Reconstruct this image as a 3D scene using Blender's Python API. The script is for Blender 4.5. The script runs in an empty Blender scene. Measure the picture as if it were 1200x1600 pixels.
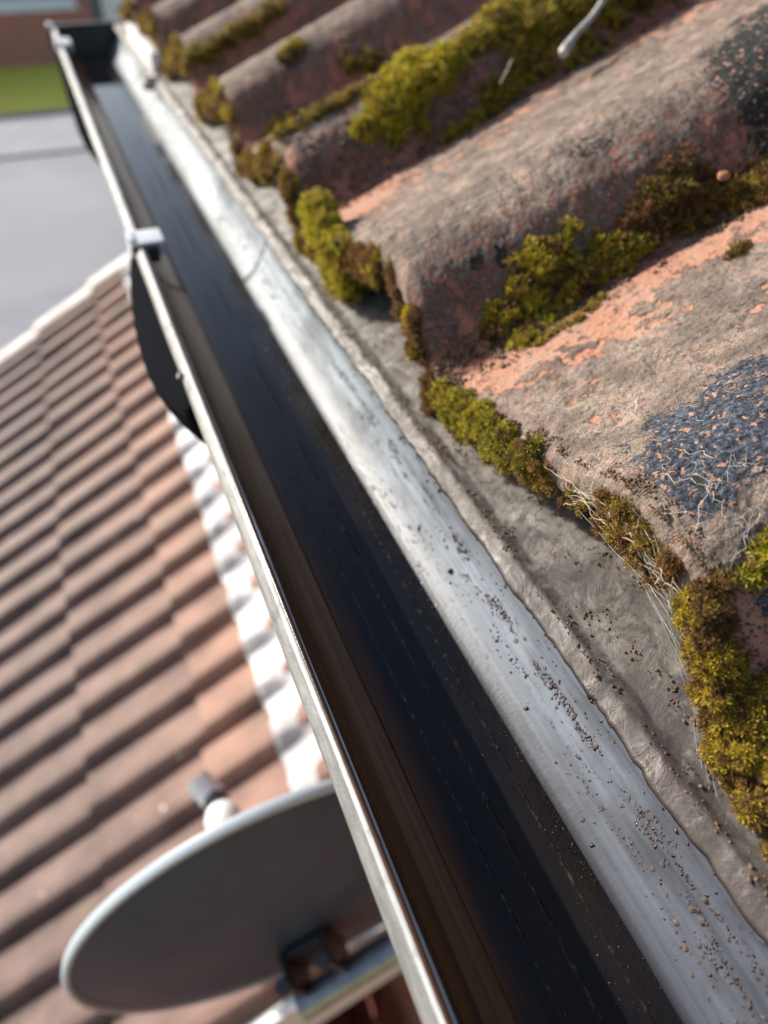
import bpy, math, random
import numpy as np
from mathutils import Vector, Matrix
C = bpy.context.scene
COL = C.collection
R = math.radians
rng = np.random.default_rng(7)

# ------------------------------------------------------------------ camera
cam_d = bpy.data.cameras.new('camera'); cam = bpy.data.objects.new('camera', cam_d); COL.objects.link(cam)
CAM_Z = .265
cam.location = (0, 0, CAM_Z)
cam.rotation_euler = (R(90 - 41.186), 0, R(-21.559))
cam_d.sensor_width = 36; cam_d.lens = 27.0; cam_d.clip_start = .01; cam_d.clip_end = 500
cam_d.dof.use_dof = True; cam_d.dof.focus_distance = .318; cam_d.dof.aperture_fstop = 5.4
C.camera = cam
# ------------------------------------------------------------------ sky, sun, exposure
SUN_AZ, SUN_EL = 38, 25          # degrees left of +Y, elevation
sd = Vector((-math.sin(R(SUN_AZ)) * math.cos(R(SUN_EL)), math.cos(R(SUN_AZ)) * math.cos(R(SUN_EL)), math.sin(R(SUN_EL))))
w = bpy.data.worlds.new('World'); C.world = w; w.use_nodes = True
nt = w.node_tree; bg = nt.nodes['Background']
sky = nt.nodes.new('ShaderNodeTexSky'); sky.sky_type = 'NISHITA'; sky.sun_disc = False
sky.sun_elevation = R(SUN_EL); sky.sun_rotation = R(-SUN_AZ); sky.dust_density = 2.0; sky.air_density = 1.0
nt.links.new(sky.outputs[0], bg.inputs[0]); bg.inputs[1].default_value = .12
sl = bpy.data.lights.new('sun', 'SUN'); sl.energy = 4.7; sl.angle = R(.55); sl.color = (1, .95, .87)
sun = bpy.data.objects.new('sun', sl); COL.objects.link(sun); sun.rotation_euler = sd.to_track_quat('Z', 'Y').to_euler()
C.view_settings.view_transform = 'Standard'; C.view_settings.look = 'None'; C.view_settings.exposure = .74; C.view_settings.gamma = 1
C.cycles.max_bounces = 6; C.cycles.use_denoising = True

# ------------------------------------------------------------------ helpers
def tag(o, label=None, cat=None, group=None, kind=None):
    if label: o['label'] = label
    if cat: o['category'] = cat
    if group: o['group'] = group
    if kind: o['kind'] = kind
    return o
def empty(name, loc, label, cat, group=None):
    o = bpy.data.objects.new(name, None); COL.objects.link(o); o.location = loc; o.empty_display_size = .02
    return tag(o, label, cat, group)
def mesh(name, V, F, mat, parent=None, smooth=True, attrs=None, loc=None):
    """F: list of index arrays; each array all of one arity"""
    me = bpy.data.meshes.new(name)
    V = np.asarray(V, np.float32)
    if not isinstance(F, list) or (len(F) and not isinstance(F[0], np.ndarray)): F = [np.asarray(F)]
    F = [np.asarray(f, np.int32) for f in F if len(f)]
    me.vertices.add(len(V)); me.vertices.foreach_set('co', V.ravel())
    loops = np.concatenate([f.ravel() for f in F]); tot = np.concatenate([np.full(len(f), f.shape[1], np.int32) for f in F])
    me.loops.add(len(loops)); me.loops.foreach_set('vertex_index', loops)
    me.polygons.add(len(tot)); me.polygons.foreach_set('loop_start', np.concatenate([[0], np.cumsum(tot)[:-1]]).astype(np.int32))
    me.polygons.foreach_set('loop_total', tot); me.polygons.foreach_set('use_smooth', np.full(len(tot), smooth))
    for k, a in (attrs or {}).items():
        a = np.asarray(a, np.float32)
        if a.ndim == 1:
            at = me.attributes.new(k, 'FLOAT', 'POINT'); at.data.foreach_set('value', a)
        else:
            at = me.attributes.new(k, 'FLOAT_COLOR', 'POINT'); at.data.foreach_set('color', a.ravel())
    me.update(calc_edges=True); me.validate()
    for m in (mat if isinstance(mat, (list, tuple)) else [mat]): me.materials.append(m)
    o = bpy.data.objects.new(name, me); COL.objects.link(o)
    if parent:
        o.parent = parent
        o.matrix_parent_inverse = Matrix.Translation(parent.location).inverted()
    return o
def grid_faces(nu, nv, off=0, flip=False):
    i = np.arange(nv - 1)[:, None] * nu + np.arange(nu - 1)[None, :]; i = i.ravel() + off
    f = np.stack([i, i + 1, i + nu + 1, i + nu], 1)
    return f[:, ::-1] if flip else f
class MB:
    def __init__(s): s.V = []; s.F = []; s.n = 0
    def add(s, V, F):
        V = np.asarray(V, float).reshape(-1, 3); s.V.append(V); s.F += [tuple(int(i) + s.n for i in f) for f in F]; s.n += len(V); return s
    def box(s, a, b, bev=0.0, M=None):
        a = np.array(a, float); b = np.array(b, float); lo = np.minimum(a, b); hi = np.maximum(a, b)
        if bev <= 0:
            V = np.array([[(lo, hi)[i][0], (lo, hi)[j][1], (lo, hi)[k][2]] for i in (0, 1) for j in (0, 1) for k in (0, 1)])
            F = [(0, 1, 3, 2), (4, 6, 7, 5), (0, 4, 5, 1), (2, 3, 7, 6), (0, 2, 6, 4), (1, 5, 7, 3)]
        else:
            bev = min(bev, (hi - lo).min() * .45)
            import bmesh
            bm = bmesh.new(); bmesh.ops.create_cube(bm, size=1)
            for v in bm.verts: v.co = Vector([(lo[q] + hi[q]) / 2 + v.co[q] * (hi[q] - lo[q]) for q in range(3)])
            bmesh.ops.bevel(bm, geom=bm.edges[:], offset=bev, segments=2, affect='EDGES', profile=.7)
            bm.verts.index_update(); V = np.array([v.co[:] for v in bm.verts]); F = [[v.index for v in f.verts] for f in bm.faces]; bm.free()
        if M is not None: V = np.array([(M @ Vector(v))[:] for v in V])
        return s.add(V, F)
    def tube(s, P, r, n=10, cap=True):
        P = [Vector(p) for p in P]; r = r if hasattr(r, '__len__') else [r] * len(P)
        V = []; F = []; ref = None
        for i, p in enumerate(P):
            d = (P[min(i + 1, len(P) - 1)] - P[max(i - 1, 0)]).normalized()
            if ref is None: ref = d.orthogonal().normalized()
            ref = (ref - d * ref.dot(d)).normalized(); q = d.cross(ref)
            for k in range(n):
                a = 2 * math.pi * k / n; V.append((p + (ref * math.cos(a) + q * math.sin(a)) * r[i])[:])
        for i in range(len(P) - 1):
            for k in range(n): F.append((i * n + k, i * n + (k + 1) % n, (i + 1) * n + (k + 1) % n, (i + 1) * n + k))
        if cap: F.append(tuple(range(n))[::-1]); F.append(tuple((len(P) - 1) * n + k for k in range(n)))
        return s.add(V, F)
    def build(s, name, mat, parent=None, smooth=False):
        me = bpy.data.meshes.new(name); me.from_pydata(np.concatenate(s.V).tolist(), [], s.F); me.update()
        me.materials.append(mat)
        o = bpy.data.objects.new(name, me); COL.objects.link(o)
        if smooth:
            me.polygons.foreach_set('use_smooth', [True] * len(me.polygons)); me.set_sharp_from_angle(angle=R(40))
        if parent:
            o.parent = parent; o.matrix_parent_inverse = Matrix.Translation(parent.location).inverted()
        return o
# numpy value/gradient noise
_perm = rng.permutation(256); _perm = np.concatenate([_perm, _perm, _perm])
_grad = rng.normal(size=(256, 3)); _grad /= np.linalg.norm(_grad, axis=1)[:, None]
def noise(P):
    P = np.asarray(P, float); I = np.floor(P).astype(int); f = P - I; u = f * f * f * (f * (f * 6 - 15) + 10); I &= 255
    out = 0
    for dx in (0, 1):
        for dy in (0, 1):
            for dz in (0, 1):
                h = _perm[_perm[_perm[(I[..., 0] + dx) & 255] + ((I[..., 1] + dy) & 255)] + ((I[..., 2] + dz) & 255)]
                g = _grad[h]; d = g[..., 0] * (f[..., 0] - dx) + g[..., 1] * (f[..., 1] - dy) + g[..., 2] * (f[..., 2] - dz)
                wt = (u[..., 0] if dx else 1 - u[..., 0]) * (u[..., 1] if dy else 1 - u[..., 1]) * (u[..., 2] if dz else 1 - u[..., 2])
                out = out + wt * d
    return out * 1.5
def fbm(P, o=4, g=.5):
    P = np.asarray(P, float); a = 1; s = 0; t = 0
    for k in range(o): s = s + a * noise(P * 2 ** k + 17.3 * k); t += a; a *= g
    return s / t
def sst(a, b, x): t = np.clip((x - a) / (b - a), 0, 1); return t * t * (3 - 2 * t)

# ------------------------------------------------------------------ materials
class NT:
    def __init__(s, name):
        s.m = bpy.data.materials.new(name); s.m.use_nodes = True; s.t = s.m.node_tree; s.b = s.t.nodes['Principled BSDF']
        s.tc = s.t.nodes.new('ShaderNodeTexCoord')
    def n(s, ty, **k):
        x = s.t.nodes.new(ty)
        for a, v in k.items(): setattr(x, a, v)
        return x
    def l(s, a, b): s.t.links.new(a, b)
    def co(s, scale=(1, 1, 1)):
        mp = s.n('ShaderNodeMapping'); mp.inputs['Scale'].default_value = scale; s.l(s.tc.outputs['Object'], mp.inputs[0]); return mp.outputs[0]
    def noise(s, sc, det=4, rough=.5, vec=None, dist=0):
        x = s.n('ShaderNodeTexNoise'); x.inputs['Scale'].default_value = sc; x.inputs['Detail'].default_value = det
        x.inputs['Roughness'].default_value = rough; x.inputs['Distortion'].default_value = dist
        s.l(vec or s.co(), x.inputs['Vector']); return x.outputs['Fac']
    def vor(s, sc, vec=None, feat='F1'):
        x = s.n('ShaderNodeTexVoronoi', feature=feat); x.inputs['Scale'].default_value = sc; s.l(vec or s.co(), x.inputs['Vector']); return x.outputs['Distance']
    def ramp(s, fac, stops, interp='LINEAR'):
        x = s.n('ShaderNodeValToRGB'); x.color_ramp.interpolation = interp
        el = x.color_ramp.elements
        while len(el) < len(stops): el.new(.5)
        for e, (p, c) in zip(el, stops):
            e.position = p; e.color = (c, c, c, 1) if isinstance(c, (int, float)) else (*c, 1)
        s.l(fac, x.inputs[0]); return x.outputs[0]
    def mix(s, fac, a, b, mode='MIX'):
        x = s.n('ShaderNodeMix', data_type='RGBA', blend_type=mode)
        for sock, v in ((x.inputs[0], fac), (x.inputs[6], a), (x.inputs[7], b)):
            if isinstance(v, (int, float)): sock.default_value = v
            elif isinstance(v, tuple): sock.default_value = (*v, 1)
            else: s.l(v, sock)
        return x.outputs[2]
    def math(s, op, a, b=None, c=None, clamp=False):
        x = s.n('ShaderNodeMath', operation=op, use_clamp=clamp)
        for i, v in enumerate((a, b, c)):
            if v is None: continue
            if isinstance(v, (int, float)): x.inputs[i].default_value = v
            else: s.l(v, x.inputs[i])
        return x.outputs[0]
    def attr(s, name): x = s.n('ShaderNodeAttribute', attribute_name=name); return x
    def bump(s, h, dist, strength=1.0, prev=None):
        x = s.n('ShaderNodeBump'); x.inputs['Strength'].default_value = strength; x.inputs['Distance'].default_value = dist
        s.l(h, x.inputs['Height'])
        if prev: s.l(prev, x.inputs['Normal'])
        s.l(x.outputs[0], s.b.inputs['Normal']); return x.outputs[0]
    def base(s, v):
        if isinstance(v, tuple): s.b.inputs['Base Color'].default_value = (*v, 1)
        else: s.l(v, s.b.inputs['Base Color'])
    def set(s, **k):
        for a, v in k.items():
            i = s.b.inputs[a.replace('_', ' ')]
            if isinstance(v, (int, float, tuple)): i.default_value = v
            else: s.l(v, i)
        return s.m

def mat_tile(da=(.016, .018, .024), db=(.13, .16, .22)):
    t = NT('weathered_clay')
    crust = t.attr('crust').outputs['Fac']; dark = t.attr('dark').outputs['Fac']; red = t.attr('red').outputs['Fac']
    n1 = t.noise(45, 6, .65); n2 = t.noise(260, 5, .7); n3 = t.noise(900, 3, .6); n4 = t.noise(110, 5, .7, dist=.6)
    clay = t.mix(t.ramp(n2, [(.35, 0), (.65, 1)]), (.36, .14, .08), (.47, .26, .18))
    clay = t.mix(t.ramp(n1, [(.42, 0), (.62, .6)]), clay, (.40, .27, .20))
    clay = t.mix(t.ramp(n2, [(.54, 0), (.62, .65)]), clay, (.13, .07, .05))
    clay = t.mix(t.math('MULTIPLY', red, .8), clay, t.mix(t.ramp(n2, [(.35, 0), (.65, 1)]), (.22, .07, .045), (.40, .16, .12)))
    clay = t.mix(t.ramp(n4, [(.58, 0), (.68, .6)]), clay, (.50, .19, .075))
    gr = t.mix(t.ramp(n3, [(.38, 0), (.60, 1)]), (.06, .042, .032), (.31, .225, .165))
    gr = t.mix(t.ramp(n1, [(.42, 0), (.7, .7)]), gr, (.37, .275, .20))
    gr = t.mix(t.ramp(n2, [(.52, 0), (.64, .85)]), gr, (.085, .072, .065))
    gr = t.mix(t.ramp(n4, [(.53, 0), (.60, .75)]), gr, t.mix(n2, (.28, .13, .095), (.44, .25, .19)))
    gr = t.mix(t.ramp(t.noise(75, 4, .6, dist=1.0), [(.56, 0), (.64, .7)]), gr, (.075, .062, .06))
    gr = t.mix(t.ramp(t.noise(1500, 2, .6), [(.4, 0), (.7, .5)]), gr, (.44, .38, .32))
    gr = t.mix(t.ramp(t.noise(32, 6, .7, dist=.8), [(.38, 0), (.60, .8)]), gr, (.095, .070, .058))
    cm = t.math('ADD', crust, t.math('MULTIPLY', t.math('SUBTRACT', n2, .5), 2.6))
    col = t.mix(t.ramp(cm, [(.36, 0), (.62, 1)]), clay, gr)
    fl = t.ramp(t.noise(420, 3, .7, dist=.4), [(.63, 0), (.68, 1)])
    col = t.mix(t.math('MULTIPLY', fl, .8), col, (.055, .05, .05))
    dm = t.math('ADD', dark, t.math('MULTIPLY', t.math('SUBTRACT', t.noise(150, 6, .75, dist=.5), .5), 3.6))
    dk = t.mix(t.ramp(t.noise(420, 4, .75), [(.45, 0), (.72, 1)]), da, db)
    dk = t.mix(t.ramp(t.noise(300, 2, .5), [(.60, 0), (.66, .9)]), dk, (.42, .22, .14))
    col = t.mix(t.ramp(dm, [(.44, 0), (.62, 1)]), col, dk)
    t.base(col)
    h = t.math('ADD', t.math('MULTIPLY', n3, .35), t.math('ADD', t.math('MULTIPLY', n2, .8), t.math('MULTIPLY', t.ramp(cm, [(.4, 0), (.6, 1)]), .5)))
    h = t.math('ADD', h, t.math('MULTIPLY', t.ramp(dm, [(.45, 0), (.65, 1)]), .2))
    t.bump(h, .0024, 1.0)
    return t.set(Roughness=.82, Specular_IOR_Level=.35)
def mat_moss():
    t = NT('moss_leaf'); a = t.attr('tint').outputs['Color']
    n = t.noise(180, 2)
    t.base(t.mix(t.ramp(n, [(.35, 0), (.7, .45)]), a, t.mix(.5, a, (.10, .055, .02), 'MIX')))
    t.set(Roughness=.6, Specular_IOR_Level=.3)
    tr = t.n('ShaderNodeBsdfTranslucent'); t.l(a, tr.inputs[0]); mx = t.n('ShaderNodeMixShader'); mx.inputs[0].default_value = .3
    t.l(t.b.outputs[0], mx.inputs[1]); t.l(tr.outputs[0], mx.inputs[2]); t.l(mx.outputs[0], t.t.nodes['Material Output'].inputs[0])
    return t.m
def simple(name, col, rough=.5, metal=0, spec=.5, nsc=None, ncol=None, bsc=None, bd=.001, lo=.4, hi=.65):
    t = NT(name)
    if nsc: t.base(t.mix(t.ramp(t.noise(nsc, 5, .6), [(lo, 0), (hi, 1)]), col, ncol or col))
    else: t.base(col)
    if bsc: t.bump(t.noise(bsc, 4, .6), bd)
    return t.set(Roughness=rough, Metallic=metal, Specular_IOR_Level=spec)
def mat_gutter():
    t = NT('wet_black_gutter'); geo = t.n('ShaderNodeSeparateXYZ'); t.l(t.tc.outputs['Object'], geo.inputs[0])
    x, z = geo.outputs[0], geo.outputs[2]
    phi = t.math('ARCTAN2', t.math('MULTIPLY', z, -1), t.math('SUBTRACT', .1015, x))     # 0 front lip .. pi back rim
    streak = t.n('ShaderNodeTexNoise'); cmb = t.n('ShaderNodeCombineXYZ')
    t.l(t.math('MULTIPLY', phi, 14), cmb.inputs[0]); t.l(t.math('MULTIPLY', geo.outputs[1], 2.2), cmb.inputs[1]); t.l(cmb.outputs[0], streak.inputs['Vector'])
    streak.inputs['Scale'].default_value = 1; streak.inputs['Detail'].default_value = 5; streak.inputs['Roughness'].default_value = .6
    st = streak.outputs['Fac']
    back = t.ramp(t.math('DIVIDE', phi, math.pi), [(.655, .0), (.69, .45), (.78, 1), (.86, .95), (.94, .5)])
    dust_sheen = t.math('MULTIPLY', t.math('MULTIPLY', back, t.ramp(st, [(.3, .5), (.65, 1)])), t.ramp(t.noise(26, 5, .65, t.co((1, .3, 1))), [(.36, .35), (.56, 1)]))
    far_glare = t.ramp(t.math('MULTIPLY', geo.outputs[1], 1.1), [(.05, 0), (.75, 1)])  # glare growing toward the far end, painted as a paler wall colour
    base = t.mix(dust_sheen, (.008, .008, .009), t.mix(far_glare, (.125, .145, .185), (.44, .50, .54)))  # dust film plus the bluish sky sheen of the stripe, painted in
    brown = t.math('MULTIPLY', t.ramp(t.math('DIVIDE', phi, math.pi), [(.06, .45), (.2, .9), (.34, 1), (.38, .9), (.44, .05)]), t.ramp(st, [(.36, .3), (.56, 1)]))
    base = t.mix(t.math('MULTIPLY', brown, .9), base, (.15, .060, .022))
    vec = t.co((1, .35, 1))
    sp = t.ramp(t.noise(420, 4, .7, vec), [(.58, 0), (.66, 1)])
    area = t.math('MULTIPLY', t.ramp(t.noise(34, 4, .65, t.co((1, .22, 1)), dist=.5), [(.47, 0), (.60, 1)]), back)
    sp = t.math('MULTIPLY', sp, area)
    base = t.mix(t.math('MULTIPLY', sp, .85), base, (.045, .026, .018))
    t.base(base)
    h = t.math('ADD', t.math('MULTIPLY', t.noise(500, 3, .6), .3), t.math('ADD', sp, t.math('MULTIPLY', st, .4)))
    t.bump(h, .0005, .7)
    rg = t.math('ADD', t.math('MULTIPLY', back, .34), t.math('ADD', .16, t.math('MULTIPLY', st, .14)))
    return t.set(Roughness=rg, Specular_IOR_Level=t.math('ADD', .20, t.math('MULTIPLY', dust_sheen, .08)))
def mat_sheet():
    t = NT('dirty_eaves_sheet')
    n1 = t.noise(52, 6, .7, dist=.8); n2 = t.noise(210, 5, .7)
    col = t.mix(t.ramp(n1, [(.38, 0), (.6, 1)]), (.036, .028, .023), (.17, .155, .135))
    col = t.mix(t.ramp(n2, [(.50, 0), (.62, .8)]), col, (.06, .036, .025))
    col = t.mix(t.ramp(t.noise(14, 4, .6), [(.42, 0), (.62, .8)]), col, (.085, .065, .055))
    col = t.mix(t.ramp(t.noise(90, 3, .6), [(.60, 0), (.68, .7)]), col, (.24, .22, .18))
    g = t.n('ShaderNodeSeparateXYZ'); t.l(t.tc.outputs['Object'], g.inputs[0])
    lime = t.math('MULTIPLY', t.ramp(g.outputs[1], [(.25, 0), (.85, .9)]), t.ramp(n1, [(.36, .1), (.56, 1)]))  # bright light on the far end painted pale into the sheet, no lime coating
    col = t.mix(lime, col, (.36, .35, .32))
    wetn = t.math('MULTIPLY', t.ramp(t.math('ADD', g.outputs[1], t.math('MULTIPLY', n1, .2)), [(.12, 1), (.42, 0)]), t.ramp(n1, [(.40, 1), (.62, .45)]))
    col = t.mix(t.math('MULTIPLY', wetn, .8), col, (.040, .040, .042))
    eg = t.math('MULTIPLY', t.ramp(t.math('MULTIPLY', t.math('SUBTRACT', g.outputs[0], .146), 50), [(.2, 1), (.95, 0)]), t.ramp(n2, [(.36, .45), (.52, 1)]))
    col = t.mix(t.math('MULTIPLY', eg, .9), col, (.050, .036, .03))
    t.base(col); t.bump(t.math('ADD', n1, t.math('MULTIPLY', n2, .4)), .0016, .6)
    return t.set(Roughness=t.ramp(n1, [(.3, .75), (.6, .42)]), Specular_IOR_Level=.4)
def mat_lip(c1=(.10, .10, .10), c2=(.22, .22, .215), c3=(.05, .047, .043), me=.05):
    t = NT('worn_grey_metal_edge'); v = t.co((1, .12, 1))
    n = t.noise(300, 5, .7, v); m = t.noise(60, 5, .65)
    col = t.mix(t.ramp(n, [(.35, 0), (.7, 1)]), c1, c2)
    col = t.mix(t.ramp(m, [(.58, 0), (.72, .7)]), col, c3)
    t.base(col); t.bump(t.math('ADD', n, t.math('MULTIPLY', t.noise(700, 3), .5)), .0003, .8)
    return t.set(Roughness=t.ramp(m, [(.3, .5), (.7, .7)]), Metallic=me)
def mat_brick(name='red_brick', sc=1.0, c1=(.30, .095, .06), c2=(.22, .075, .055), mor=(.33, .29, .25), axis='xz'):
    t = NT(name); s = t.n('ShaderNodeSeparateXYZ'); t.l(t.tc.outputs['Object'], s.inputs[0]); c = t.n('ShaderNodeCombineXYZ')
    t.l(s.outputs[{'x': 0, 'y': 1, 'z': 2}[axis[0]]], c.inputs[0]); t.l(s.outputs[{'x': 0, 'y': 1, 'z': 2}[axis[1]]], c.inputs[1])
    b = t.n('ShaderNodeTexBrick'); t.l(c.outputs[0], b.inputs['Vector'])
    for k, v in (('Color1', (*c1, 1)), ('Color2', (*c2, 1)), ('Mortar', (*mor, 1))): b.inputs[k].default_value = v
    b.inputs['Scale'].default_value = sc; b.inputs['Brick Width'].default_value = .225; b.inputs['Row Height'].default_value = .075; b.inputs['Mortar Size'].default_value = .008
    t.base(t.mix(t.ramp(t.noise(9, 5), [(.3, 0), (.8, .6)]), b.outputs['Color'], (.16, .06, .04)))
    t.bump(b.outputs['Fac'], -.006, .6)
    return t.set(Roughness=.85)
def mat_low_tile():
    t = NT('brown_concrete_tile'); c = t.attr('fresh').outputs['Fac']
    n = t.noise(7, 5, .6); n2 = t.noise(60, 4, .65)
    col = t.mix(t.ramp(n, [(.35, 0), (.68, 1)]), (.066, .036, .031), (.155, .094, .083))
    col = t.mix(t.ramp(n2, [(.5, 0), (.75, .6)]), col, (.085, .055, .045))
    fm = t.math('MULTIPLY', t.math('MULTIPLY', c, .75), t.ramp(t.noise(3.5, 3, .5), [(.35, .45), (.6, 1)]))
    col = t.mix(fm, col, t.mix(n2, (.32, .145, .09), (.36, .205, .15)))
    col = t.mix(t.ramp(t.noise(6, 5, .65), [(.58, 0), (.70, .75)]), col, (.10, .085, .04))
    sp = t.math('MULTIPLY', t.ramp(t.vor(11), [(.05, 1), (.13, 0)]), t.ramp(t.noise(4, 2), [(.50, 0), (.60, .8)]))
    col = t.mix(sp, col, (.62, .58, .54))
    t.base(col); t.bump(n2, .003, .6)
    return t.set(Roughness=.7, Specular_IOR_Level=.4)
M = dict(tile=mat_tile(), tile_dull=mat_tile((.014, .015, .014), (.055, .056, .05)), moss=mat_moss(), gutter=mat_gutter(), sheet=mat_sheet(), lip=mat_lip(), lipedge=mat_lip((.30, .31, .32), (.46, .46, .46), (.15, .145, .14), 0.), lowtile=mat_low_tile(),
    soil=simple('moss_soil', (.045, .028, .012), .9, nsc=200, ncol=(.13, .085, .03), bsc=400, bd=.002),
    black=simple('black_plastic', (.012, .014, .017), .32, nsc=20, ncol=(.03, .03, .03)),
    soilcrumb=simple('dry_soil_crumb', (.07, .04, .022), .9, nsc=120, ncol=(.20, .12, .06)),
    matt=simple('matt_black_plastic', (.010, .011, .013), .8, spec=0),
    clip=simple('grey_plastic_clip', (.50, .51, .53), .38, nsc=60, ncol=(.62, .62, .63)),
    white=simple('white_plastic', (.78, .78, .77), .4, nsc=12, ncol=(.66, .66, .64)),
    brick=mat_brick('red_brick_front', c1=(.58, .20, .14), c2=(.48, .165, .12)), brick_y=mat_brick('red_brick_side', c1=(.33, .10, .06), c2=(.27, .085, .055), mor=(.25, .18, .15), axis='yz'),
    lead=simple('pale_flashing', (.34, .33, .34), .6, metal=0, nsc=9, ncol=(.66, .65, .66), bsc=40, bd=.004),
    verge=simple('pale_pink_verge', (.48, .40, .37), .7, nsc=7, ncol=(.66, .60, .57)),
    dish=simple('dark_grey_dish', (.016, .042, .085), .45, spec=.4, nsc=5, ncol=(.04, .062, .095), bsc=30, bd=.0008, lo=.35, hi=.7),
    dishrim=simple('dish_rim_grey', (.42, .47, .52), .4, spec=.5), steel=simple('galvanised_steel', (.22, .24, .27), .4, metal=.6, nsc=30, ncol=(.35, .37, .4)),
    darkmetal=simple('dark_bracket', (.03, .033, .04), .4, metal=.3),
    road=simple('asphalt', (.25, .25, .265), .85, nsc=.5, ncol=(.30, .30, .31), bsc=60, bd=.004),
    road2=simple('asphalt_patch', (.22, .225, .25), .85, nsc=.8, ncol=(.26, .26, .28), bsc=60, bd=.004),
    path=simple('pavement_slabs', (.27, .27, .285), .85, nsc=1.2, ncol=(.34, .32, .32)), kerb=simple('kerb_stone', (.22, .22, .23), .9, nsc=3, ncol=(.28, .28, .28)),
    grass=simple('lawn_grass', (.68, .64, .08), .8, nsc=1.5, ncol=(.74, .68, .14), bsc=40, bd=.03),
    glass=simple('window_glass', (.35, .42, .48), .1, spec=.8), patio=mat_brick('red_paving', c1=(.34, .13, .09), c2=(.27, .10, .07), mor=(.12, .09, .08), axis='xy'),
    grit=simple('wet_grit', (.035, .018, .012), .3, nsc=150, ncol=(.09, .05, .038)), twig=simple('bleached_twig', (.42, .40, .37), .6, nsc=120, ncol=(.30, .27, .24), bsc=300, bd=.001),
    root=simple('dry_root', (.46, .40, .31), .7, nsc=200, ncol=(.30, .22, .14)), web=simple('pale_cobweb', (.72, .70, .66), .5, spec=.5),
    cable=simple('black_cable', (.012, .012, .013), .5), stone=simple('pale_stone', (.5, .42, .36), .8, nsc=200, ncol=(.35, .27, .22)))
dr = NT('water_drop'); dr.base((.55, .42, .32)); M['drop'] = dr.set(Roughness=.03, Transmission_Weight=.85, IOR=1.33, Specular_IOR_Level=.6)

# ------------------------------------------------------------------ ground, road, lawn, house across the road
G = -4.9
def sheet(name, x0, x1, y0, y1, z, mat, nx=2, ny=2):
    X, Yy = np.meshgrid(np.linspace(x0, x1, nx), np.linspace(y0, y1, ny)); V = np.stack([X.ravel(), Yy.ravel(), np.full(X.size, z)], 1)
    return mesh(name, V, [grid_faces(nx, ny)], mat, smooth=False)
tag(sheet('ground', -300, 300, -200, 400, G - .15, M['grass']), kind='structure')
tag(sheet('road', -60, 60, 8.0, 19.2, G, M['road']), kind='structure')
o = mesh('driveway', [(-30, -6, G - .05), (30, -6, G - .05), (30, 14.0, G + .004), (-1.36, 12.0, G + .004), (-30, 10.0, G + .004)], [np.array([[0, 1, 2, 3, 4]])], M['road2'], smooth=False); tag(o, kind='structure')
b = MB(); b.box((-60, 19.2, G - .14), (60, 19.34, G + .05), .01); tag(b.build('kerb', M['kerb']), kind='structure')
b = MB(); b.box((-60, 19.345, G - .14), (60, 22.35, G + .045)); tag(b.build('pavement', M['path']), kind='structure')
b = MB(); b.box((-60, 22.355, G - .14), (60, 22.5, G + .13), .01); tag(b.build('path_edging', M['kerb']), kind='structure')
tag(sheet('patio', -2.5, 3, -6, 5, G + .02, M['patio']), kind='structure')
# lawn with real blades as one mass
def lawn():
    n = 9000; x = rng.uniform(-3, 3, n); y = 22.5 + 5.4 * rng.random(n); h = rng.uniform(.02, .05, n); a = rng.uniform(0, 6.28, n); z = G + .12
    dx = np.cos(a) * .012; dy = np.sin(a) * .012; lx = rng.normal(0, .03, n); ly = rng.normal(0, .03, n)
    V = np.stack([np.stack([x - dx, y - dy, np.full(n, z)], 1), np.stack([x + dx, y + dy, np.full(n, z)], 1), np.stack([x + lx, y + ly, z + h], 1)], 1).reshape(-1, 3)
    base = np.array([(-60, 22.5, z - .01), (60, 22.5, z - .01), (60, 27.99, z - .01), (-60, 27.99, z - .01)])
    F = [np.arange(3 * n).reshape(-1, 3), np.array([[0, 1, 2, 3]]) + 3 * n]
    return mesh('lawn', np.concatenate([V, base]), F, M['grass'], smooth=False)
tag(lawn(), 'green lawn strip in front of the brick house', 'grass', kind='stuff')
hs = empty('brick_house', (0, 28, G), 'red brick house across the road behind the lawn', 'house')
b = MB()
wz0, wz1, wx0, wx1 = -3.38, -2.1, -2.4, 1.42; Y0 = 28.0
b.box((-6, Y0, G - .1), (wx0, Y0 + .25, -1.6)); b.box((wx0, Y0, G - .1), (wx1, Y0 + .25, wz0)); b.box((wx0, Y0, wz1), (wx1, Y0 + .25, -1.6)); b.box((wx1, Y0, G - .1), (1.80, Y0 + .25, -1.6)); b.box((1.80, Y0, -2.6), (2.95, Y0 + .25, -1.6)); b.box((2.95, Y0, G - .1), (7, Y0 + .25, -1.6))
b.build('wall', M['brick'], hs)
b = MB(); b.box((wx0, Y0 + .12, wz0), (wx1, Y0 + .14, wz1)); win = b.build('window', M['glass'], hs)
b = MB()
for x in (wx0, -1.1, .2, wx1 - .07): b.box((x, Y0 + .06, wz0 + .02), (x + .07, Y0 + .118, wz1), .01)
b.box((wx0 + .07, Y0 + .061, wz0 + .02), (wx1 - .07, Y0 + .116, wz0 + .20), .01); b.box((wx0 + .07, Y0 + .061, wz1 - .07), (wx1 - .07, Y0 + .116, wz1 - .002), .01)
b.build('frame', M['white'], win)
b = MB(); b.box((wx0 - .05, Y0 - .08, wz0 - .06), (wx1 + .05, Y0 + .11, wz0 + .018), .012); b.build('sill', M['white'], win)
b = MB(); b.box((1.80, Y0 - .03, G - .02), (2.13, Y0 + .2, -2.602), .01); b.build('door_frame', simple('grey_post', (.10, .105, .12), .5), hs)
b = MB(); b.box((2.14, Y0 + .02, G), (2.945, Y0 + .08, -2.61), .01); dd = b.build('door', M['white'], hs)
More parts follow.
